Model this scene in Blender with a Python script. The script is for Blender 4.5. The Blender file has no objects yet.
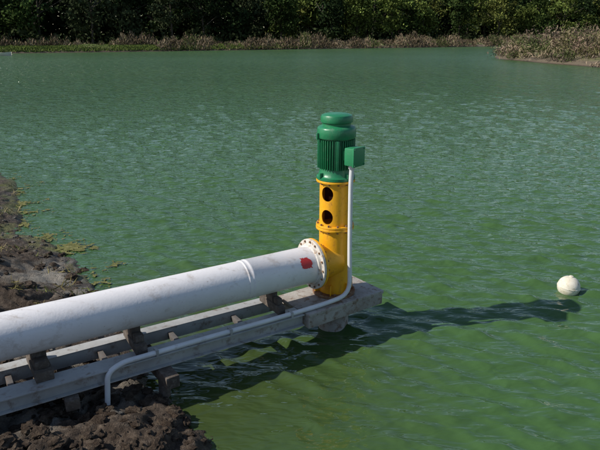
import bpy, bmesh, math, random
import numpy as np
from mathutils import Vector, Matrix, noise
random.seed(7); rng=np.random.default_rng(7)
sc=bpy.context.scene
R=math.radians

# ------------------------------------------------------------ materials
def new_mat(name):
    m=bpy.data.materials.new(name); m.use_nodes=True
    nt=m.node_tree; b=nt.nodes['Principled BSDF']
    return m,nt,b
def N(nt,t,**kw):
    n=nt.nodes.new(t)
    for k,v in kw.items(): setattr(n,k,v)
    return n
def ramp(nt,fac,stops):
    r=N(nt,'ShaderNodeValToRGB'); e=r.color_ramp.elements
    while len(e)<len(stops): e.new(0.5)
    for i,(p,c) in enumerate(stops):
        e[i].position=p; e[i].color=(*c,1) if len(c)==3 else c
    nt.links.new(fac,r.inputs[0]); return r.outputs[0]
def mixc(nt,fac,a,b,mode='MIX'):
    m=N(nt,'ShaderNodeMix',data_type='RGBA',blend_type=mode)
    for s,v in ((0,fac),(6,a),(7,b)):
        if isinstance(v,(float,int)): m.inputs[s].default_value=v
        elif isinstance(v,tuple): m.inputs[s].default_value=(*v,1)
        else: nt.links.new(v,m.inputs[s])
    return m.outputs[2]
def nz(nt,scale,detail=6,rough=.6,vec=None,dist=0):
    n=N(nt,'ShaderNodeTexNoise'); n.inputs['Scale'].default_value=scale
    n.inputs['Detail'].default_value=detail; n.inputs['Roughness'].default_value=rough
    n.inputs['Distortion'].default_value=dist
    if vec is None:
        tc=N(nt,'ShaderNodeTexCoord'); vec=tc.outputs['Object']
    nt.links.new(vec,n.inputs['Vector']); return n.outputs[0]
def mapped(nt,scale,rot=(0,0,0)):
    tc=N(nt,'ShaderNodeTexCoord'); mp=N(nt,'ShaderNodeMapping')
    mp.inputs['Scale'].default_value=scale; mp.inputs['Rotation'].default_value=rot
    nt.links.new(tc.outputs['Object'],mp.inputs['Vector']); return mp.outputs[0]
def bump(nt,b,h,strength,dist):
    bp=N(nt,'ShaderNodeBump'); bp.inputs['Strength'].default_value=strength
    bp.inputs['Distance'].default_value=dist
    nt.links.new(h,bp.inputs['Height']); nt.links.new(bp.outputs[0],b.inputs['Normal'])
def weathered(name,base,dark,stain,sc1=3,lo=.55,hi=.7,rough=.5,bs=.2,stretch=(1,1,1),metal=0,spec=.5):
    m,nt,b=new_mat(name)
    v=mapped(nt,stretch)
    n1=nz(nt,sc1,5,.65,v); n2=nz(nt,sc1*3.1,6,.7,v); n3=nz(nt,45,3,.6)
    c=mixc(nt,ramp(nt,n1,[(.35,(0,0,0)),(.65,(1,1,1))]),base,dark)
    f=ramp(nt,n2,[(lo,(0,0,0)),(hi,(1,1,1))])
    c=mixc(nt,f,c,stain)
    nt.links.new(c,b.inputs['Base Color'])
    b.inputs['Roughness'].default_value=rough; b.inputs['Metallic'].default_value=metal
    b.inputs['Specular IOR Level'].default_value=spec
    bump(nt,b,n3,bs,.01)
    return m
def streaky(name,base,dark,stain,run,sc1=4,lo=.56,hi=.72,rough=.42):
    m,nt,b=new_mat(name)
    n1=nz(nt,sc1,5,.65); n2=nz(nt,sc1*3.1,6,.7); n3=nz(nt,45,3,.6)
    n4=nz(nt,1,5,.7,mapped(nt,(22,22,1.6)))
    c=mixc(nt,ramp(nt,n1,[(.35,(0,0,0)),(.65,(1,1,1))]),base,dark)
    c=mixc(nt,ramp(nt,n2,[(lo,(0,0,0)),(hi,(1,1,1))]),c,stain)
    c=mixc(nt,ramp(nt,n4,[(.55,(0,0,0)),(.78,(.75,.75,.75))]),c,run)
    nt.links.new(c,b.inputs['Base Color'])
    nt.links.new(ramp(nt,n2,[(.3,(rough-.08,)*3),(.7,(rough+.2,)*3)]),b.inputs['Roughness'])
    bump(nt,b,n3,.15,.01); return m
M_yel=streaky('yellow_paint',(.82,.41,.010),(.76,.35,.01),(.42,.17,.02),(.42,.19,.03))
M_rust=weathered('rusty_steel',(.22,.11,.05),(.14,.07,.04),(.34,.24,.14),8,.5,.7,.8,.4)
M_grn=streaky('green_paint',(.020,.195,.082),(.015,.16,.067),(.07,.20,.11),(.05,.15,.08),rough=.30)
M_grn2=weathered('green_paint_box',(.026,.23,.095),(.020,.19,.08),(.06,.2,.12),4,.6,.75,.4,.08)
M_dark=weathered('dark_rusty_interior',(.10,.03,.015),(.05,.016,.01),(.2,.06,.02),10,.5,.7,.7,.2)
def pipe_mat():
    m,nt,b=new_mat('white_pipe_paint')
    n1=nz(nt,1.3,6,.65); n2=nz(nt,5,7,.75); n3=nz(nt,40,3,.6); n6=nz(nt,22,5,.7)
    v=mapped(nt,(1.2,9,9),(0,0,-math.atan2(.535,.845))); n4=nz(nt,1,6,.7,v)
    c=mixc(nt,ramp(nt,n1,[(.35,(0,0,0)),(.65,(1,1,1))]),(.78,.76,.76),(.68,.66,.66))
    c=mixc(nt,ramp(nt,n2,[(.55,(0,0,0)),(.71,(.7,.7,.7))]),c,(.44,.38,.33))
    c=mixc(nt,ramp(nt,n4,[(.58,(0,0,0)),(.74,(.7,.7,.7))]),c,(.40,.33,.27))
    c=mixc(nt,ramp(nt,n6,[(.66,(0,0,0)),(.74,(.9,.9,.9))]),c,(.22,.12,.06))
    nt.links.new(c,b.inputs['Base Color']); b.inputs['Roughness'].default_value=.42
    bump(nt,b,n3,.15,.01); return m
M_pipe=pipe_mat()
M_flange=weathered('flange_paint',(.66,.64,.60),(.54,.49,.42),(.32,.18,.09),7,.52,.70,.65,.3)
M_red=weathered('red_sticker',(.60,.03,.03),(.5,.03,.03),(.5,.2,.16),9,.6,.8,.5,.05)
M_beam=weathered('galvanized_steel_beam',(.42,.42,.41),(.31,.31,.30),(.19,.15,.12),3,.54,.7,.6,.15)
M_dsteel=weathered('dark_steel',(.14,.13,.12),(.09,.08,.075),(.16,.10,.07),5,.54,.7,.7,.2)
M_wood=weathered('old_wood',(.11,.085,.065),(.065,.052,.042),(.18,.155,.13),6,.5,.7,.9,.6)
M_conc=weathered('concrete',(.38,.36,.33),(.27,.24,.21),(.17,.11,.07),4,.5,.66,.85,.4)
M_cond=weathered('conduit_plastic',(.70,.71,.72),(.60,.61,.62),(.44,.41,.37),4,.6,.8,.45,.05)
M_bolt=weathered('bolt_steel',(.30,.26,.22),(.2,.16,.12),(.22,.1,.05),15,.5,.7,.5,.2,metal=.4)
M_buoy=weathered('buoy_plastic',(.74,.71,.62),(.62,.56,.43),(.30,.27,.15),6,.53,.70,.5,.1)
M_boat=weathered('boat_paint',(.6,.58,.52),(.5,.48,.42),(.3,.25,.2),2,.55,.7,.6,.1)

def card_mat(name):
    m,nt,b=new_mat(name)
    a=N(nt,'ShaderNodeAttribute',attribute_name='Col')
    d=N(nt,'ShaderNodeBsdfDiffuse'); nt.links.new(a.outputs['Color'],d.inputs[0])
    nt.links.new(d.outputs[0],nt.nodes['Material Output'].inputs[0])
    nt.nodes.remove(b)
    return m
M_leaf=card_mat('foliage_leaves'); M_dry=card_mat('dry_grass')
M_bark=weathered('bark',(.08,.06,.045),(.05,.04,.03),(.12,.1,.08),2,.5,.7,.9,.4)

# ------------------------------------------------------------ helpers
def link(ob): sc.collection.objects.link(ob); return ob
def empty(name,loc):
    e=bpy.data.objects.new(name,None); e.location=loc; e.empty_display_size=.2; return link(e)
def parent(ch,p):
    ch.parent=p; ch.matrix_parent_inverse=Matrix.Translation(-Vector(p.location)); return ch
def finish(bm,name,mat,par=None,smooth=35,loc=None):
    me=bpy.data.meshes.new(name); bmesh.ops.recalc_face_normals(bm,faces=bm.faces)
    bm.to_mesh(me); bm.free()
    if smooth: me.shade_smooth(); me.set_sharp_from_angle(angle=R(smooth))
    me.materials.append(mat)
    ob=link(bpy.data.objects.new(name,me))
    if loc is not None: ob.location=loc
    if par: parent(ob,par)
    return ob
def lathe_bm(bm,prof,seg=64,M=Matrix(),cap=True):
    rings=[]
    for r,z in prof:
        rings.append([bm.verts.new(M@Vector((r*math.cos(2*math.pi*i/seg),r*math.sin(2*math.pi*i/seg),z))) for i in range(seg)])
    for a,b in zip(rings,rings[1:]):
        for i in range(seg): bm.faces.new((a[i],a[(i+1)%seg],b[(i+1)%seg],b[i]))
    if cap: bm.faces.new(rings[0][::-1]); bm.faces.new(rings[-1])
def box_bm(bm,size,M=Matrix(),bev=.006):
    t=bmesh.new(); bmesh.ops.create_cube(t,size=1)
    for v in t.verts: v.co=Vector((v.co.x*size[0],v.co.y*size[1],v.co.z*size[2]))
    if bev: bmesh.ops.bevel(t,geom=t.edges[:],offset=bev,segments=2,affect='EDGES',profile=.6)
    vs=[bm.verts.new(M@v.co) for v in t.verts]
    t.verts.index_update()
    for f in t.faces: bm.faces.new([vs[v.index] for v in f.verts])
    t.free()
def axisM(loc,d):
    return Matrix.Translation(loc)@Vector(d).to_track_quat('Z','Y').to_matrix().to_4x4()
def curve(name,pts,r,mat,par=None,res=8,fillet=None):
    cu=bpy.data.curves.new(name,'CURVE'); cu.dimensions='3D'; cu.bevel_depth=r; cu.bevel_resolution=6; cu.use_fill_caps=True
    P=[Vector(p) for p in pts]; out=[P[0]]
    for i in range(1,len(P)-1):
        a,b,c=P[i-1],P[i],P[i+1]; f=min(fillet or .1,(a-b).length*.45,(c-b).length*.45)
        s=b+(a-b).normalized()*f; e=b+(c-b).normalized()*f
        for k in range(res+1):
            t=k/res; out.append(s*(1-t)**2+b*2*t*(1-t)+e*t*t)
    out.append(P[-1])
    s=cu.splines.new('POLY'); s.points.add(len(out)-1)
    for i,p in enumerate(out): s.points[i].co=(*p,1)
    s.use_smooth=True
    cu.materials.append(mat); ob=link(bpy.data.objects.new(name,cu))
    if par: parent(ob,par)
    return ob

# ------------------------------------------------------------ pump frame
C=Vector((.385,6.31,0)); D=Vector((.845,.535,0)).normalized(); NN=Vector((-D.y,D.x,0))
def F(a,p,z): return C+D*a+NN*p+Vector((0,0,z))
ANG=math.atan2(D.y,D.x)
def FM(a,p,z,rot=0): return Matrix.Translation(F(a,p,z))@Matrix.Rotation(ANG+rot,4,'Z')

pump=empty('vertical_water_pump',C+Vector((0,0,.44)))
TC=Matrix.Translation(C)
bm=bmesh.new()
lathe_bm(bm,[(.172,1.225),(.172,1.745)],72,TC,False)
lathe_bm(bm,[(.160,1.745),(.160,1.225)],72,TC,False)
bm.verts.ensure_lookup_table()
v=list(bm.verts); s=72
for i in range(s):
    j=(i+1)%s
    bm.faces.new((v[i],v[j],v[3*s+j],v[3*s+i])); bm.faces.new((v[s+i],v[s+j],v[2*s+j],v[2*s+i]))
head=finish(bm,'pump_head_shell',M_yel,pump)
wdir=Vector((-.58,-.81,0)).normalized()
def wcut(rad,l0,l1):
    bm=bmesh.new()
    for zz in (1.61,1.355):
        lathe_bm(bm,[(1,l0),(1,l1)],40,Matrix.Translation(C+Vector((0,0,zz)))@Matrix.Rotation(math.atan2(wdir.y,wdir.x),4,'Z')@Matrix.Rotation(R(90),4,'Y')@Matrix.Diagonal((rad*1.15,rad,1,1)))
    bmesh.ops.recalc_face_normals(bm,faces=bm.faces)
    me=bpy.data.meshes.new('cut'); bm.to_mesh(me); bm.free(); return link(bpy.data.objects.new('cut',me))
def boolean(ob,cut):
    md=ob.modifiers.new('w','BOOLEAN'); md.object=cut; md.operation='DIFFERENCE'; md.solver='EXACT'
    dg=bpy.context.evaluated_depsgraph_get(); nm=bpy.data.meshes.new_from_object(ob.evaluated_get(dg))
    ob.modifiers.clear(); ob.data=nm; nm.shade_smooth(); nm.set_sharp_from_angle(angle=R(35))
    bpy.data.objects.remove(cut)
boolean(head,wcut(.071,-.3,.3))
bm=bmesh.new(); lathe_bm(bm,[(.03,1.2),(.03,1.42),(.075,1.42),(.075,1.56),(.03,1.56),(.03,1.76)],32,TC)
finish(bm,'drive_shaft',M_dark,pump)
bm=bmesh.new(); lathe_bm(bm,[(.157,1.23),(.157,1.74)],48,TC,False)
bmesh.ops.delete(bm,geom=[f for f in bm.faces if (f.calc_center_median()-C).dot(wdir)>-.02],context='FACES')
finish(bm,'head_lining',M_dark,pump)
bm=bmesh.new()
lathe_bm(bm,[(.172,.455),(.172,1.2)],72,TC)
lathe_bm(bm,[(.208,1.198),(.210,1.203),(.210,1.219),(.208,1.2235)],72,TC)
lathe_bm(bm,[(.205,1.2265),(.207,1.231),(.207,1.247),(.205,1.251)],72,TC)
lathe_bm(bm,[(.208,1.728),(.210,1.732),(.210,1.748),(.208,1.752)],72,TC)
lathe_bm(bm,[(.198,.0),(.198,.262)],64,axisM(F(0,0,.83),-D))
lathe_bm(bm,[(.276,.2625),(.279,.266),(.279,.288),(.276,.2915)],64,axisM(F(0,0,.83),-D))
for k in range(6):
    a=k*math.pi/3+.3
    t=Matrix.Translation(C+Vector((math.cos(a)*.19,math.sin(a)*.19,.52)))@Matrix.Rotation(a,4,'Z')
    box_bm(bm,(.07,.012,.12),t,.002)
finish(bm,'discharge_head',M_yel,pump)
bm=bmesh.new()
lathe_bm(bm,[(.240,.431),(.242,.435),(.242,.458),(.240,.462)],64,TC)
for k in range(8):
    a=k*math.pi/4; lathe_bm(bm,[(.016,.4625),(.016,.485)],6,Matrix.Translation(C+Vector((math.cos(a)*.218,math.sin(a)*.218,0))))
finish(bm,'base_flange',M_rust,pump)
bm=bmesh.new()
for k in range(12):
    a=k*math.pi/6+.1
    for z0,z1 in ((1.18,1.27),(1.71,1.722)):
        lathe_bm(bm,[(.011,z0),(.011,z1)],6,Matrix.Translation(C+Vector((math.cos(a)*.19,math.sin(a)*.19,0))))
finish(bm,'flange_bolts',M_rust,pump)
# motor
bm=bmesh.new()
lathe_bm(bm,[(.203,1.755),(.208,1.758),(.208,1.785),(.200,1.79),(.188,1.80),(.176,1.84),(.172,1.87),(.165,1.875),(.165,2.19),(.18,2.193),
 (.200,2.197),(.205,2.205),(.206,2.25),(.204,2.292),(.196,2.308),(.178,2.318),(.160,2.323),(.152,2.330),(.152,2.352),(.160,2.356),(.168,2.360),(.170,2.37),(.169,2.415),(.160,2.432),(.13,2.444),(.09,2.450),(.03,2.453)],72,TC)
for k in range(44):
    a=2*math.pi*k/44+.03
    if k%11==0:
        t=Matrix.Translation(C+Vector((math.cos(a)*.178,math.sin(a)*.178,2.03)))@Matrix.Rotation(a,4,'Z'); box_bm(bm,(.045,.035,.31),t,.004); continue
    t=Matrix.Translation(C+Vector((math.cos(a)*.177,math.sin(a)*.177,2.03)))@Matrix.Rotation(a,4,'Z')
    box_bm(bm,(.034,.0065,.305),t,.001)
for k in range(4):
    a=k*math.pi/2+.6
    box_bm(bm,(.05,.03,.05),Matrix.Translation(C+Vector((math.cos(a)*.195,math.sin(a)*.195,1.81)))@Matrix.Rotation(a,4,'Z'),.004)
for a in (.4,.4+math.pi):
    box_bm(bm,(.05,.02,.07),Matrix.Translation(C+Vector((math.cos(a)*.205,math.sin(a)*.205,2.22)))@Matrix.Rotation(a,4,'Z'),.006)
finish(bm,'electric_motor',M_grn,pump)
bx=Vector((.555,6.105,0)); ba=math.atan2(bx.y-C.y,bx.x-C.x)+.15
bm=bmesh.new()
T=Matrix.Translation(bx+Vector((0,0,2.035)))@Matrix.Rotation(ba,4,'Z')
box_bm(bm,(.115,.18,.185),T,.014)
box_bm(bm,(.022,.195,.20),T@Matrix.Translation((.060,0,0)),.008)
box_bm(bm,(.12,.10,.10),T@Matrix.Translation((-.10,0,0)),.008)
for sy in(-1,1):
    for sz in(-1,1): lathe_bm(bm,[(.008,.070),(.008,.078)],8,T@Matrix.Translation((0,sy*.082,sz*.083))@Matrix.Rotation(R(90),4,'Y'))
finish(bm,'terminal_box',M_grn2,pump)

# ------------------------------------------------------------ discharge pipe
pipe=empty('discharge_pipe',F(-.32,0,.83))
PM=axisM(F(-.294,0,.83),-D)
bm=bmesh.new()
lathe_bm(bm,[(.204,.02),(.204,.80),(.206,.803),(.206,.822),(.204,.825),(.204,.86),(.206,.863),(.205,.872),(.200,.878),(.200,4.2),(.204,4.205),(.204,4.22),(.2,4.225),(.2,8.0)],72,PM)
finish(bm,'pipe_barrel',M_pipe,pipe)
bm=bmesh.new()
lathe_bm(bm,[(.277,.0),(.280,.003),(.280,.026),(.277,.03)],72,PM)
lathe_bm(bm,[(.232,.03),(.222,.055),(.206,.06)],64,PM)
finish(bm,'pipe_flange',M_flange,pipe)
bm=bmesh.new()
for k in range(16):
    a=2*math.pi*k/16
    lathe_bm(bm,[(.012,-.05),(.012,.042)],6,PM@Matrix.Translation((math.cos(a)*.255,math.sin(a)*.255,0)))
finish(bm,'flange_bolts',M_rust,pipe)
bm=bmesh.new(); na,nl=14,10; up=Vector((0,0,1)); fr=-NN
g=[]
for i in range(na+1):
    row=[]; t=i/na
    l0=.125+.035*noise.noise(Vector((t*4,0,3)))+.09*max(0,t-.6); l1=.255+.04*noise.noise(Vector((t*4,7,3)))-.10*max(0,.3-t)
    for j in range(nl+1):
        th=R(14+t*34+3*noise.noise(Vector((j*.6,i*.1,9)))); l=l0+(l1-l0)*j/nl
        row.append(bm.verts.new(F(-.294-l,0,.83)+(fr*math.cos(th)+up*math.sin(th))*.2058))
    g.append(row)
for i in range(na):
    for j in range(nl): bm.faces.new((g[i][j],g[i+1][j],g[i+1][j+1],g[i][j+1]))
finish(bm,'red_marking',M_red,pipe)

# ------------------------------------------------------------ platform and supports
plat=empty('pump_platform',F(0,0,.35))
prot=R(4)
bm=bmesh.new()
box_bm(bm,(1.08,.60,.035),FM(-.06,-.03,.412,prot),.006)
finish(bm,'deck_plate',M_conc,plat)
bm=bmesh.new()
PMt=FM(-.06,-.03,.0,prot)
for p in(-.255,.255): box_bm(bm,(1.06,.07,.13),PMt@Matrix.Translation((0,p,.3275)),.006)
for a in(-.49,.49): box_bm(bm,(.07,.436,.125),PMt@Matrix.Translation((a,0,.328)),.006)
finish(bm,'edge_channels',M_conc,plat)
bm=bmesh.new(); lathe_bm(bm,[(.175,-1.2),(.175,.385)],56,TC); lathe_bm(bm,[(.19,.16),(.19,.19)],56,TC)
finish(bm,'pump_casing',M_conc,plat)

supp=empty('pipe_support_frame',F(-2,0,.35))
for i,p in enumerate((-.215,.235)):
    bm=bmesh.new()
    L=4.3; a=-.60-L/2; w=.21 if i==0 else .13
    box_bm(bm,(L,w,.012),FM(a,p,.418),.002)
    box_bm(bm,(L,.012,.106),FM(a,p-.06,.3585),.002)
    box_bm(bm,(L,w,.012),FM(a,p,.299),.002)
    finish(bm,'beam_%d'%(i+1),M_beam,supp)
bm=bmesh.new()
for a in (-1.2,-1.9,-2.6,-3.4):
    box_bm(bm,(.05,.335,.06),FM(a,.03,.345),.003)
finish(bm,'cross_members',M_dsteel,supp)
bm=bmesh.new()
for a,l,w in((-.80,.44,.08),(-2.3,.46,.11),(-3.15,.46,.15),(-4.1,.4,.12)):
    box_bm(bm,(w,l,.09),FM(a,.02,.470,R(random.uniform(-3,3))),.008)
    for sg in (-1,1):
        box_bm(bm,(w*.8,.10,.075),FM(a,.02+sg*.125,.553),.02)
    box_bm(bm,(w*.8,.13,.12),FM(a,.02,.575),.006)
finish(bm,'saddle_blocks',M_wood,supp)
bm=bmesh.new()
box_bm(bm,(.13,.98,.12),FM(-2.16,-.02,.227,R(3)),.012)
box_bm(bm,(.12,.8,.10),FM(-2.95,.0,.235,R(-5)),.012)
for p in(-.32,.42): lathe_bm(bm,[(.06,-1.0),(.055,.163)],12,Matrix.Translation(F(-2.16,p,0)))
finish(bm,'bearing_timbers',M_wood,supp)

cond=empty('electrical_conduit',F(0,-.26,1))
q=bx.copy()
curve('conduit_tube',[ (q.x-.015,q.y+.005,1.955),(q.x-.025,q.y-.005,1.75),F(.02,-.255,.98),F(.01,-.29,.50),F(-.35,-.285,.462),F(-1.0,-.296,.458),F(-1.7,-.29,.454),F(-2.52,-.30,.452),F(-2.66,-.32,.40),F(-2.70,-.34,.0)],.0245,M_cond,cond,fillet=.2)
bm=bmesh.new()
lathe_bm(bm,[(.034,1.90),(.034,1.945)],24,Matrix.Translation((q.x-.017,q.y+.003,0)))
finish(bm,'couplings',M_cond,cond)
bm=bmesh.new()
for a in(-.75,-1.45,-2.2):
    box_bm(bm,(.025,.075,.005),FM(a,-.285,.4835),.001)
    for sg in(-1,1): box_bm(bm,(.025,.005,.055),FM(a,-.285+.035*sg,.4525),.001)
finish(bm,'pipe_straps',M_beam,cond)

# ------------------------------------------------------------ buoy
by=empty('mooring_buoy',(3.54,7.28,.04))
bm=bmesh.new()
BM=Matrix.Translation((3.54,7.28,.062))@Matrix.Rotation(R(7),4,'Y')
prof=[(.142*math.sin(t),-.142*math.cos(t)) for t in np.linspace(.12,math.pi/2-.06,16)]+[(.146,-.006),(.146,.006)]+[(.142*math.sin(t),-.142*math.cos(t)) for t in np.linspace(math.pi/2+.06,math.pi-.2,16)]+[(.026,.140),(.026,.150),(.018,.154)]
lathe_bm(bm,prof,48,BM); finish(bm,'buoy_float',M_buoy,by)
bm=bmesh.new()
lathe_bm(bm,[(.004,-1.2),(.004,-.13)],8,BM)
finish(bm,'mooring_line',M_bolt,by)

# ------------------------------------------------------------ terrain
pond=np.array([(-1.93,5.73),(-1.49,4.81),(-.70,4.11),(.1,3.5),(1.5,2.9),(6,2),(20,0),(45,-4),(70,5),(68,32),(45,44),(33,52),(29,60),(26.5,70),(25.3,80),(27,87),(36,94),(60,104),(90,125),(110,150),(75,166),(50,153),(25,139),(0,126),(-25,112),(-50,99),(-75,90),(-82,82),(-62,72),(-38,50),(-17,25),(-6.55,13.4),(-5.5,11.2),(-4.7,9.6),(-4.0,9.0),(-3.45,8.45),(-3.0,7.8),(-2.72,7.31),(-2.3,6.5)],float)
def sdist(X,Y):
    P=np.stack([X.ravel(),Y.ravel()],1); d=np.full(len(P),1e9); ins=np.zeros(len(P),bool)
    n=len(pond)
    for i in range(n):
        a=pond[i]; b=pond[(i+1)%n]; ab=b-a
        t=np.clip(((P-a)@ab)/(ab@ab),0,1); q=a+t[:,None]*ab
        d=np.minimum(d,np.hypot(*(P-q).T))
        c=((a[1]>P[:,1])!=(b[1]>P[:,1]))&(P[:,0]<(b[0]-a[0])*(P[:,1]-a[1])/(b[1]-a[1]+1e-12)+a[0]); ins^=c
    return np.where(ins,-d,d).reshape(X.shape)
def height(X,Y):
    s=sdist(X,Y); near=np.exp(-((X+1)**2+(Y-4)**2)/500)
    wob=.22*np.sin(X*.9+Y*.4)*np.sin(Y*1.3-X*.3)*near
    far=np.where(s>0,1.0*(1-np.exp(-s/2.0)),.5*s)
    sn=s+wob*.5
    nr=np.where(sn>0,.17*np.minimum(sn,2.4)+.55*np.clip(sn-2.4,0,2.2),.45*sn)
    h=far*(1-near)+nr*near
    return np.maximum(h,-1.6),s
def axis(lo,hi,step,farlo,farhi,mid):
    core=np.arange(lo,hi,step); L=[]; x=lo; st=step
    while x>farlo: st=min(st*1.12,mid if abs(x)<190 else 1e9); x-=st; L.append(x)
    Rr=[]; x=core[-1]; st=step
    while x<farhi: st=min(st*1.12,mid if abs(x)<190 else 1e9); x+=st; Rr.append(x)
    return np.array(L[::-1]+list(core)+Rr)
xs=axis(-6.5,.6,.028,-2500,2500,2.0); ys=axis(3.0,10.5,.032,-2500,2500,1.6)
X,Y=np.meshgrid(xs,ys); H,S=height(X,Y)
Z=H.copy()
idx=np.argwhere((X>-9)&(X<3)&(Y>2)&(Y<16)&(S>-.8)&(S<4))
for i,j in idx:
    x,y=X[i,j],Y[i,j]
    p=Vector((x,y,0))
    wp=p+Vector((noise.noise(p*2.3),noise.noise(p*2.3+Vector((4,4,4))),0))*.18
    n=noise.fractal(p*1.3,1.0,2.0,3)*.08
    l=abs(noise.noise(wp*3.7+Vector((5,2,0)))); l2=abs(noise.noise(wp*8.3+Vector((1,2,7)))); l3=abs(noise.noise(wp*17+Vector((1,5,7))))
    n+=(.35-l)*.13+(.3-l2)*.08+(.3-l3)*.035+noise.fractal(p*22,.7,2.1,2)*.012
    w=min(1,max(0,(S[i,j]+.5)/.5))
    if y>7: w*=.6
    Z[i,j]+=n*w
def gz(x0,y0,r,h):
    global Z; Z=Z+h*np.exp(-((X-x0)**2+(Y-y0)**2)/r**2)
gz(-1.45,4.15,.38,.13); gz(-1.0,4.0,.25,.08); gz(-1.9,3.9,.3,.1); gz(-3.6,6.4,.6,.14); gz(-4.6,7.6,.5,.15); gz(-5.6,10.2,.4,.08)
big=(np.abs(X)>12)|(np.abs(Y)>20)
Z+=np.where(big&(S>1),.25*np.sin(X*.21)*np.sin(Y*.17+X*.05),0)
ny,nx=X.shape
me=bpy.data.meshes.new('ground')
V=np.stack([X,Y,Z],2).reshape(-1,3)
q=np.arange(ny*nx).reshape(ny,nx)
Fq=np.stack([q[:-1,:-1],q[:-1,1:],q[1:,1:],q[1:,:-1]],2).reshape(-1,4)
def mesh_np(me,V,Fq):
    me.vertices.add(len(V)); me.vertices.foreach_set('co',V.astype(np.float32).ravel())
    k=Fq.shape[1]
    me.loops.add(Fq.size); me.loops.foreach_set('vertex_index',Fq.astype(np.int32).ravel())
    me.polygons.add(len(Fq)); me.polygons.foreach_set('loop_start',np.arange(0,Fq.size,k,dtype=np.int32))
    me.update(calc_edges=True)
mesh_np(me,V,Fq); me.shade_smooth()
m,nt,b=new_mat('soil_and_grass')
geo=N(nt,'ShaderNodeNewGeometry'); sep=N(nt,'ShaderNodeSeparateXYZ'); nt.links.new(geo.outputs['Position'],sep.inputs[0])
n1=nz(nt,2.5,5,.65); n2=nz(nt,14,5,.7); n3=nz(nt,1.3,4,.6); n4=nz(nt,60,4,.7)
def mr_(nt,v,a,b_,c=0,d=1):
    r=N(nt,'ShaderNodeMapRange'); r.inputs[1].default_value=a; r.inputs[2].default_value=b_; r.inputs[3].default_value=c; r.inputs[4].default_value=d
    nt.links.new(v,r.inputs[0]); return r.outputs[0]
def mr(*a): return mr_(nt,*a)
def mul(a,b_):
    r=N(nt,'ShaderNodeMath',operation='MULTIPLY'); nt.links.new(a,r.inputs[0]); nt.links.new(b_,r.inputs[1]); return r.outputs[0]
def near_(nt,pos,x,y,r0,r1):
    d=N(nt,'ShaderNodeVectorMath',operation='DISTANCE'); nt.links.new(pos,d.inputs[0]); d.inputs[1].default_value=(x,y,0)
    return mr_(nt,d.outputs['Value'],r1,r0)
soil=ramp(nt,n2,[(.3,(.030,.020,.013)),(.5,(.070,.050,.035)),(.7,(.17,.13,.095))])
pale=ramp(nt,n4,[(.3,(.18,.16,.13)),(.7,(.36,.33,.28))])
patch=ramp(nt,n1,[(.42,(0,0,0)),(.54,(1,1,1))])
mx=N(nt,'ShaderNodeMath',operation='MAXIMUM'); nt.links.new(near_(nt,geo.outputs['Position'],-3.15,7.6,.45,1.1),mx.inputs[0]); nt.links.new(near_(nt,geo.outputs['Position'],-2.3,4.7,.3,1.0),mx.inputs[1])
soil=mixc(nt,mul(patch,mx.outputs[0]),soil,pale)
alg=mul(mr(sep.outputs[2],.10,.04),ramp(nt,n3,[(.45,(0,0,0)),(.55,(1,1,1))]))
alg=mul(alg,mr(sep.outputs[1],6.8,7.8))
c=mixc(nt,alg,soil,ramp(nt,n2,[(.3,(.07,.075,.02)),(.6,(.20,.20,.06)),(.8,(.28,.26,.12))]))
c=mixc(nt,1.0,c,mr(sep.outputs[2],-.02,.08,.45,1.0),'MULTIPLY')
ng=nz(nt,.08,4,.6)
grass=ramp(nt,ng,[(.35,(.08,.11,.03)),(.5,(.11,.14,.04)),(.62,(.22,.18,.11))])
grass=mixc(nt,mr(sep.outputs[2],.65,.4),grass,(.14,.11,.075))
grass=mixc(nt,mr(sep.outputs[2],.12,.02),grass,(.07,.052,.035))
c=mixc(nt,mr(sep.outputs[1],18,26),c,grass)
nt.links.new(c,b.inputs['Base Color']); nt.links.new(mr(sep.outputs[2],.03,.16,.35,.9),b.inputs['Roughness']); b.inputs['Specular IOR Level'].default_value=.35
ad=N(nt,'ShaderNodeMath',operation='ADD'); nt.links.new(n2,ad.inputs[0]); nt.links.new(n4,ad.inputs[1])
bump(nt,b,ad.outputs[0],.9,.03)
me.materials.append(m); link(bpy.data.objects.new('ground',me))

def clods(name,pts,mat,flat=.6):
    bm=bmesh.new()
    for (x,y,z,r) in pts:
        t=bmesh.new(); bmesh.ops.create_icosphere(t,subdivisions=3 if r>.05 else 2,radius=1)
        o=Vector((random.random()*50,)*3); rm=Matrix.Rotation(random.random()*6,3,'Z')@Matrix.Rotation(random.random()*3,3,'X')
        s=Vector((random.uniform(.7,1.3),random.uniform(.7,1.3),random.uniform(.8,1.1)*flat))*r
        vs=[]
        for v in t.verts:
            c=v.co*(1+.6*noise.noise(v.co*1.5+o)+.4*noise.noise(v.co*3.5+o)+.2*noise.noise(v.co*8+o))
            c=rm@c; vs.append(bm.verts.new(Vector((x+c.x*s.x,y+c.y*s.y,z+c.z*s.z))))
        t.verts.index_update()
        for f in t.faces: bm.faces.new([vs[v.index] for v in f.verts])
        t.free()
    return finish(bm,name,mat,smooth=40)
def surf(x,y):
    j=int(np.clip(np.searchsorted(xs,x),0,nx-1)); i=int(np.clip(np.searchsorted(ys,y),0,ny-1)); return Z[i,j],S[i,j]
def scatter(n,x0,x1,y0,y1,r0,r1,smin=-.15,smax=2.2):
    out=[]
    while len(out)<n:
        x=random.uniform(x0,x1); y=random.uniform(y0,y1); z,s=surf(x,y)
        if smin<s<smax:
            r=r0+(r1-r0)*random.random()**3; out.append((x,y,z+r*.05,r))
    return out
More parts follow.
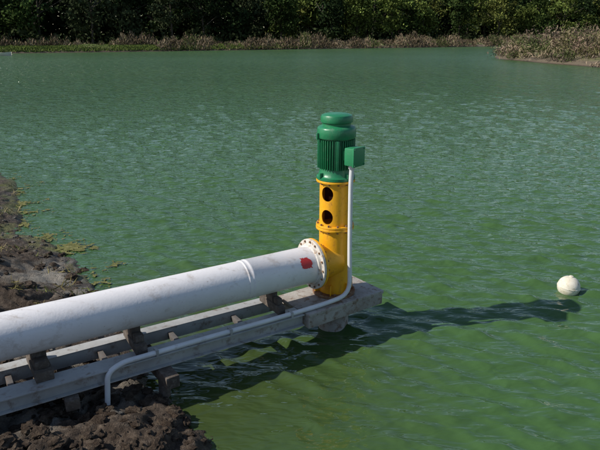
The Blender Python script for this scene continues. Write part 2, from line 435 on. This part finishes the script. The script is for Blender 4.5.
def rough_soil(name,a,b_,c_):
    m,nt,b=new_mat(name)
    n2=nz(nt,14,5,.7); n4=nz(nt,60,4,.7)
    nt.links.new(ramp(nt,n2,[(.3,a),(.5,b_),(.7,c_)]),b.inputs['Base Color']); b.inputs['Roughness'].default_value=.95; b.inputs['Specular IOR Level'].default_value=.2
    ad=N(nt,'ShaderNodeMath',operation='ADD'); nt.links.new(n2,ad.inputs[0]); nt.links.new(n4,ad.inputs[1])
    bump(nt,b,ad.outputs[0],1,.035); return m
M_soil=rough_soil('dark_soil',(.030,.020,.013),(.070,.050,.036),(.16,.125,.09))
M_stone=rough_soil('grey_stone',(.13,.12,.10),(.21,.19,.165),(.30,.28,.24))
clods('dirt_clods',scatter(900,-3.2,-.5,3.4,5.4,.006,.075)+scatter(450,-6.5,-2.0,5.2,10,.008,.075),M_soil)
clods('stones',scatter(70,-2.8,-1.4,4.3,5.4,.008,.045)+scatter(90,-6.5,-2.6,6.5,11,.012,.06,-.3,.4),M_stone)
gx=np.arange(-7.6,-2.0,.022); gy=np.arange(6.2,14.2,.022); GX,GY=np.meshgrid(gx,gy); GS=sdist(GX,GY)
bm=bmesh.new(); vd={}
def gv(i,j):
    if (i,j) not in vd:
        x,y=GX[i,j],GY[i,j]; p=Vector((x,y,0))
        vd[(i,j)]=bm.verts.new((x+.012*noise.noise(p*30),y+.012*noise.noise(p*30+Vector((9,9,9))),.012+.012*abs(noise.noise(p*22))))
    return vd[(i,j)]
for i in range(GX.shape[0]-1):
    for j in range(GX.shape[1]-1):
        s_=GS[i,j]
        if -.6<s_<.05:
            p=Vector((GX[i,j],GY[i,j],0))
            if noise.noise(p*1.5)+.5*noise.noise(p*5)+.6*noise.noise(p*13)+.4*noise.noise(p*31)>.16+abs(s_+.08)*1.0:
                bm.faces.new((gv(i,j),gv(i,j+1),gv(i+1,j+1),gv(i+1,j)))
M_alg=rough_soil('algae_scum',(.08,.09,.03),(.20,.20,.065),(.33,.31,.15))
finish(bm,'algae_mat',M_alg,smooth=60)

# ------------------------------------------------------------ water: real wind-wave surface
m,nt,b=new_mat('green_pond_water')
geo=N(nt,'ShaderNodeNewGeometry')
bigv=nz(nt,.05,2,.5)
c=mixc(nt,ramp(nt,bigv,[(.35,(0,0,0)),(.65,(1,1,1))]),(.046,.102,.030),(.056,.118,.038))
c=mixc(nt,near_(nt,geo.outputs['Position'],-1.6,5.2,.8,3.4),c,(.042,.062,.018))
nt.links.new(c,b.inputs['Base Color'])
dd=N(nt,'ShaderNodeVectorMath',operation='DISTANCE'); nt.links.new(geo.outputs['Position'],dd.inputs[0]); dd.inputs[1].default_value=(0,3,0)
nt.links.new(mr_(nt,dd.outputs['Value'],15,80,.04,.22),b.inputs['Roughness'])
b.inputs['IOR'].default_value=1.36; b.inputs['Specular IOR Level'].default_value=.68
a1=nz(nt,1,2,.5,mapped(nt,(3.6,8.6,1),(0,0,R(18))),.3)
a3=nz(nt,1,1,.5,mapped(nt,(1.1,3.2,1),(0,0,R(14))),.3)
ma=N(nt,'ShaderNodeMath',operation='MULTIPLY_ADD'); nt.links.new(a3,ma.inputs[0]); nt.links.new(mr_(nt,dd.outputs['Value'],12,50,0,2.6),ma.inputs[1]); nt.links.new(a1,ma.inputs[2])
bp=N(nt,'ShaderNodeBump'); bp.inputs['Distance'].default_value=.16
nt.links.new(mr_(nt,dd.outputs['Value'],4,32,.24,1.0),bp.inputs['Strength'])
nt.links.new(ma.outputs[0],bp.inputs['Height']); nt.links.new(bp.outputs[0],b.inputs['Normal'])
ang=np.concatenate([np.arange(R(-14),R(50),.03),np.arange(R(50),R(128),.0034),np.arange(R(128),R(194),.03)])
rr=[.5]
while rr[-1]<2.4: rr.append(rr[-1]*1.03)
while rr[-1]<185: rr.append(rr[-1]*1.0044)
rr=np.array(rr)
Rg,Ag=np.meshgrid(rr,ang,indexing='ij'); WX=Rg*np.cos(Ag); WY=1+Rg*np.sin(Ag)
WS=sdist(WX,WY); WZ=np.zeros_like(WX); nw=90
wr=np.random.default_rng(3)
gust=.88+.2*np.sin(WX*.31+1.2*np.sin(WY*.17))*np.sin(WY*.23+WX*.11)
spac=Rg*.0044*1.1
for k in range(nw):
    lam=math.exp(wr.normal(math.log(.30),.42)); lam=min(max(lam,.11),.85)
    th=R(70)+wr.normal(0,R(23)); kk=2*math.pi/lam; sl=.22*math.sqrt(2/nw)*(1.0 if lam<.5 else .7)
    att=np.clip((lam/spac-2.0)/3.0,0,1)
    WZ+=att*sl/kk*np.sin(kk*(WX*math.cos(th)+WY*math.sin(th))+wr.uniform(0,6.28))
WZ*=gust
sgm=WZ[(Rg>4)&(Rg<10)].std()
WZ=WZ+.16*(WZ**2/sgm-sgm)
WZ*=np.clip(-WS/1.2,.12,1)
Vw=np.stack([WX,WY,WZ],2).reshape(-1,3); a_,b__=WX.shape
q=np.arange(a_*b__).reshape(a_,b__)
Fw=np.stack([q[:-1,:-1],q[1:,:-1],q[1:,1:],q[:-1,1:]],2).reshape(-1,4)
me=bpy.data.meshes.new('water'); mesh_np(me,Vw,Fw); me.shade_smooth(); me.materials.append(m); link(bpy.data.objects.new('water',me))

# ------------------------------------------------------------ foliage cards
def cards(cen,size,col,up=0.0,aspect=1.0):
    n=len(cen)
    u=rng.normal(size=(n,3)); u/=np.linalg.norm(u,axis=1)[:,None]
    w=rng.normal(size=(n,3)); w-= (w*u).sum(1)[:,None]*u; w/=np.linalg.norm(w,axis=1)[:,None]
    if up>0:
        u=u*(1-up)+np.array([0,0,1])*up; u/=np.linalg.norm(u,axis=1)[:,None]
        w-= (w*u).sum(1)[:,None]*u; w/=np.linalg.norm(w,axis=1)[:,None]
    s=size[:,None]*.5; L=u*s; W=w*s*aspect
    Vv=np.stack([cen-L,cen+W*.9-L*.1,cen+L,cen-W+L*.15],1).reshape(-1,3)
    Fv=np.arange(4*n).reshape(n,4)
    return Vv,Fv,np.repeat(col,4,axis=0)
def card_obj(name,V,Fv,colv,mat):
    me=bpy.data.meshes.new(name); mesh_np(me,V,Fv)
    at=me.color_attributes.new('Col','FLOAT_COLOR','POINT')
    at.data.foreach_set('color',np.concatenate([colv,np.ones((len(colv),1))],1).astype(np.float32).ravel())
    me.materials.append(mat); return link(bpy.data.objects.new(name,me))
def belt(t,off):
    x=t; y=126+ .53*x; return x-off*.47,y+off*.88
cen=[];siz=[];col=[];trunks=[]
pal=np.array([(.030,.048,.015),(.042,.066,.019),(.022,.037,.015),(.085,.112,.028),(.040,.052,.025),(.125,.14,.038)])
for row,(off,step,hh) in enumerate(((16,8.0,11),(26,7,15),(38,8,18))):
    t=-110
    while t<150:
        x,y=belt(t+random.uniform(-2,2),off+random.uniform(-4,4)); h=hh*random.uniform(.6,1.3)
        pc=pal[rng.choice(6,p=[.28,.18,.32,.06,.14,.02] if t<5 else [.13,.19,.17,.25,.08,.18])]*random.uniform(.8,1.15)  # paler greens picked on the right put sunlight into the leaf colour
        z0=.9; rw=h*random.uniform(.28,.46); trunks.append((x,y,z0,h,rw))
        nc=int(random.uniform(30,42)) if row<2 else 26
        for c_ in range(nc):
            d=rng.normal(size=3); d/=np.linalg.norm(d); rq=random.random()**.4
            zz=.57+.45*d[2]*rq
            cx=x+d[0]*rw*rq*(1.1-.3*zz); cy=y+d[1]*rw*rq*(1.1-.3*zz); cz=z0+h*zz
            if cz>14.5 and row<2: continue
            cr=random.uniform(.8,2.0); nl=int(50*cr) if row<2 else 26
            p=rng.normal(size=(nl,3))*cr*np.array([.5,.5,.32])
            cen.append(p+np.array([cx,cy,cz])); siz.append(rng.uniform(.35,.8,nl) if row<2 else rng.uniform(.7,1.3,nl))
            br=random.uniform(.5,1.5)
            col.append(pc*br*rng.uniform(.7,1.3,(nl,1)))
        t+=step*random.uniform(.7,1.35)
nU=12000
tt=rng.uniform(-115,155,nU); of=rng.uniform(11,24,nU); xx=tt-of*.47; yy=126+.53*tt+of*.88
top=1.3+2.2*np.abs(np.sin(tt*.33)+.5*np.sin(tt*.91+1))
cen.append(np.stack([xx,yy,.8+rng.random(nU)**1.2*top],1)); siz.append(rng.uniform(.4,1.0,nU))
col.append(np.array([.036,.046,.020])*rng.uniform(.4,1.4,(nU,1)))
nB=34000
tt=rng.uniform(-130,170,nB); of=rng.uniform(42,60,nB); xx=tt-of*.47; yy=126+.53*tt+of*.88
cen.append(np.stack([xx,yy,.8+rng.random(nB)*(15+2.5*np.sin(tt*.2)+1.5*np.sin(tt*.53))],1)); siz.append(rng.uniform(1.2,2.5,nB))
col.append(np.array([.020,.030,.014])*rng.uniform(.5,1.3,(nB,1)))
cen=np.concatenate(cen); siz=np.concatenate(siz); col=np.concatenate(col)
V1,F1,C1=cards(cen,siz,col,aspect=.8)
ob=card_obj('tree_line',V1,F1,C1,M_leaf)
bm=bmesh.new()
for (x,y,z0,h,rw) in trunks:
    lean=Vector((random.uniform(-.08,.08),random.uniform(-.05,.05),1)).normalized()
    M=axisM((x,y,z0-.3),lean); lathe_bm(bm,[(.28,0),(.2,h*.25),(.14,h*.5),(.05,h*.85)],7,M)
    for q_ in range(5):
        a=random.random()*6.28; st=Vector((x,y,z0))+lean*h*random.uniform(.2,.5)
        lathe_bm(bm,[(.10,0),(.04,rw*random.uniform(.6,1.1))],5,axisM(st,(math.cos(a),math.sin(a),random.uniform(.4,1.2))))
tk=finish(bm,'trunks_and_limbs',M_bark,smooth=60); tk.parent=ob

def shoreline_pts(a,b,n,o0,o1):
    a=np.array(a);b=np.array(b); t=rng.random(n); ab=b-a; nr=np.array([-ab[1],ab[0]])/np.hypot(*ab)
    o=o0+(o1-o0)*rng.random(n); P=a+t[:,None]*ab+nr*o[:,None]; return P,o,t
segs=[((-82,86),(-50,99)),((-50,99),(-25,112)),((-25,112),(0,126)),((0,126),(25,139)),((25,139),(50,153)),((50,153),(78,168))]
cc=[];ss=[];co=[]
tan=np.array([(.25,.185,.12),(.18,.14,.095),(.31,.25,.165),(.11,.085,.06),(.10,.12,.045)])
for i,(a,b_) in enumerate(segs):
    n=14000; P,o,t=shoreline_pts(a,b_,n,.1 if i>1 else 4.0,9 if i>1 else 11)
    g=np.sin(P[:,0]*.55)+np.sin(P[:,0]*.23+1.3)+.6*np.sin(P[:,0]*1.7)+.6*np.sin(P[:,0]*3.1+P[:,1])
    keep=g+rng.normal(size=n)*.6>(-1.4 if i>1 else -.3)
    P=P[keep];g=g[keep];o=o[keep]
    hgt=(.9+.55*np.clip(g,-.8,2.4))*rng.uniform(.3,1.25,len(P))*np.clip(.4+o*.15,0,1.1)
    gz_=1.0*(1-np.exp(-o/2.0))
    cc.append(np.stack([P[:,0],P[:,1],gz_+hgt*rng.random(len(P))],1)); ss.append(rng.uniform(.25,.8,len(P)))
    pick=rng.choice(5,len(P),p=[.3,.25,.2,.13,.12])
    gp=np.sin(P[:,0]*.37+2)+.7*np.sin(P[:,0]*.81)      # stretches of greener growth
    pick=np.where((gp>.9)&(rng.random(len(P))<.6),4,pick)
    co.append(tan[pick]*rng.uniform(.5,1.25,(len(P),1))*np.clip(.8+.2*np.sin(P[:,0:1]*.9),.5,1.1))
V2,F2,C2=cards(np.concatenate(cc),np.concatenate(ss),np.concatenate(co),up=.6,aspect=.25)
card_obj('dry_brush',V2,F2,C2,M_dry)
P=np.concatenate([shoreline_pts(a,b_,11000,.3,6)[0] for a,b_ in segs[:3]])
ss_=sdist(P[:,0][None],P[:,1][None])[0]; gz_=1.0*(1-np.exp(-np.clip(ss_,0,99)/2.0))
V3,F3,C3=cards(np.stack([P[:,0],P[:,1],gz_+.12],1),rng.uniform(.25,.5,len(P)),np.array([.13,.17,.045])*rng.uniform(.6,1.3,(len(P),1)),up=.6,aspect=.4)
card_obj('grass',V3,F3,C3,M_dry)
cc=[];ss=[];co=[]
cnt=0
while cnt<600:
    x=random.uniform(25,75); y=random.uniform(45,104); s=float(sdist(np.array([[x]]),np.array([[y]]))[0,0])
    if s<.15: continue
    if s>10 and random.random()<.7: continue
    cnt+=1
    hh=random.uniform(.9,2.7)*min(1,.35+s*.16); n=int(110*hh)+60; w=random.uniform(.6,1.6)
    p=rng.normal(size=(n,3))*np.array([w*.5,w*.5,.3*hh])+np.array([x,y,1.0*(1-math.exp(-s/2))+hh*.45])
    p[:,2]=np.maximum(p[:,2],.1)
    base=np.array(random.choice([(.23,.165,.12),(.27,.205,.145),(.17,.13,.10),(.25,.20,.13),(.14,.13,.06),(.085,.105,.04)]))
    cc.append(p);ss.append(rng.uniform(.15,.55,n));co.append(base*rng.uniform(.55,1.35,(n,1)))
V4,F4,C4=cards(np.concatenate(cc),np.concatenate(ss),np.concatenate(co),up=.35,aspect=.25)
card_obj('dry_shrubs',V4,F4,C4,M_dry)

cc=[];ss=[];co=[]
for _ in range(150):
    x=random.uniform(-6.8,-2.2); y=random.uniform(5.6,13); z,s=surf(x,y)
    if not(-.1<s<1.2): continue
    n=random.randint(6,22)
    cc.append(rng.normal(size=(n,3))*np.array([.06,.06,.02])+np.array([x,y,z+.04])); ss.append(rng.uniform(.05,.22,n))
    co.append(np.array(random.choice([(.12,.14,.04),(.30,.25,.14),(.22,.19,.08)]))*rng.uniform(.6,1.3,(n,1)))
V5,F5,C5=cards(np.concatenate(cc),np.concatenate(ss),np.concatenate(co),up=.4,aspect=.08)
card_obj('weeds',V5,F5,C5,M_dry)

bt=empty('rowing_boat',(-44,91,0))
bm=bmesh.new(); secs=[]
for i in range(11):
    t=i/10; x=-1.9+3.8*t; w=.75*(1-abs(2*t-.9)**3*.75); w=max(w,.05); hz=.42+.15*(2*t-1)**2
    ring=[(-w,hz),(-w*.85,.05),(-w*.5,-.15),(w*.5,-.15),(w*.85,.05),(w,hz),(w*.9,hz),(w*.75,.08),(-w*.75,.08),(-w*.9,hz)]
    secs.append([bm.verts.new((-44+x,91+a,z)) for a,z in ring])
for a,b_ in zip(secs,secs[1:]):
    for i in range(10): bm.faces.new((a[i],a[(i+1)%10],b_[(i+1)%10],b_[i]))
bm.faces.new(secs[0]); bm.faces.new(secs[-1][::-1])
finish(bm,'hull',M_boat,bt)
bm=bmesh.new()
for x in(-.8,.5): box_bm(bm,(.25,1.2,.04),Matrix.Translation((-44+x,91,.33)),.005)
finish(bm,'seats',M_wood,bt)

# ------------------------------------------------------------ light, sky, camera
el=R(39); sd=Vector((-.985,-.17,0)).normalized()
sun=bpy.data.lights.new('sun','SUN'); sun.energy=5.0; sun.angle=R(.5); sun.color=(1,.94,.85)
so=link(bpy.data.objects.new('sun',sun))
ld=-(sd*math.cos(el)+Vector((0,0,math.sin(el)))); so.rotation_euler=ld.to_track_quat('-Z','Y').to_euler(); so.location=(-20,-5,30)
w=bpy.data.worlds.new('World'); sc.world=w; w.use_nodes=True
nt=w.node_tree; bg=nt.nodes['Background']; sk=nt.nodes.new('ShaderNodeTexSky'); sk.sky_type='NISHITA'; sk.sun_disc=False
sk.sun_elevation=el; sk.sun_rotation=math.atan2(sd.x,sd.y)%(2*math.pi); sk.air_density=1.0; sk.dust_density=.6
nt.links.new(sk.outputs[0],bg.inputs[0]); bg.inputs[1].default_value=.115
cam=bpy.data.cameras.new('camera'); cam.lens=36; cam.sensor_width=36; cam.clip_end=6000; cam.clip_start=.05
co_=link(bpy.data.objects.new('camera',cam)); co_.location=(0,0,3.25); co_.rotation_euler=(R(90-17.8),0,0)
sc.camera=co_
sc.view_settings.view_transform='Standard'; sc.view_settings.look='None'; sc.view_settings.exposure=0
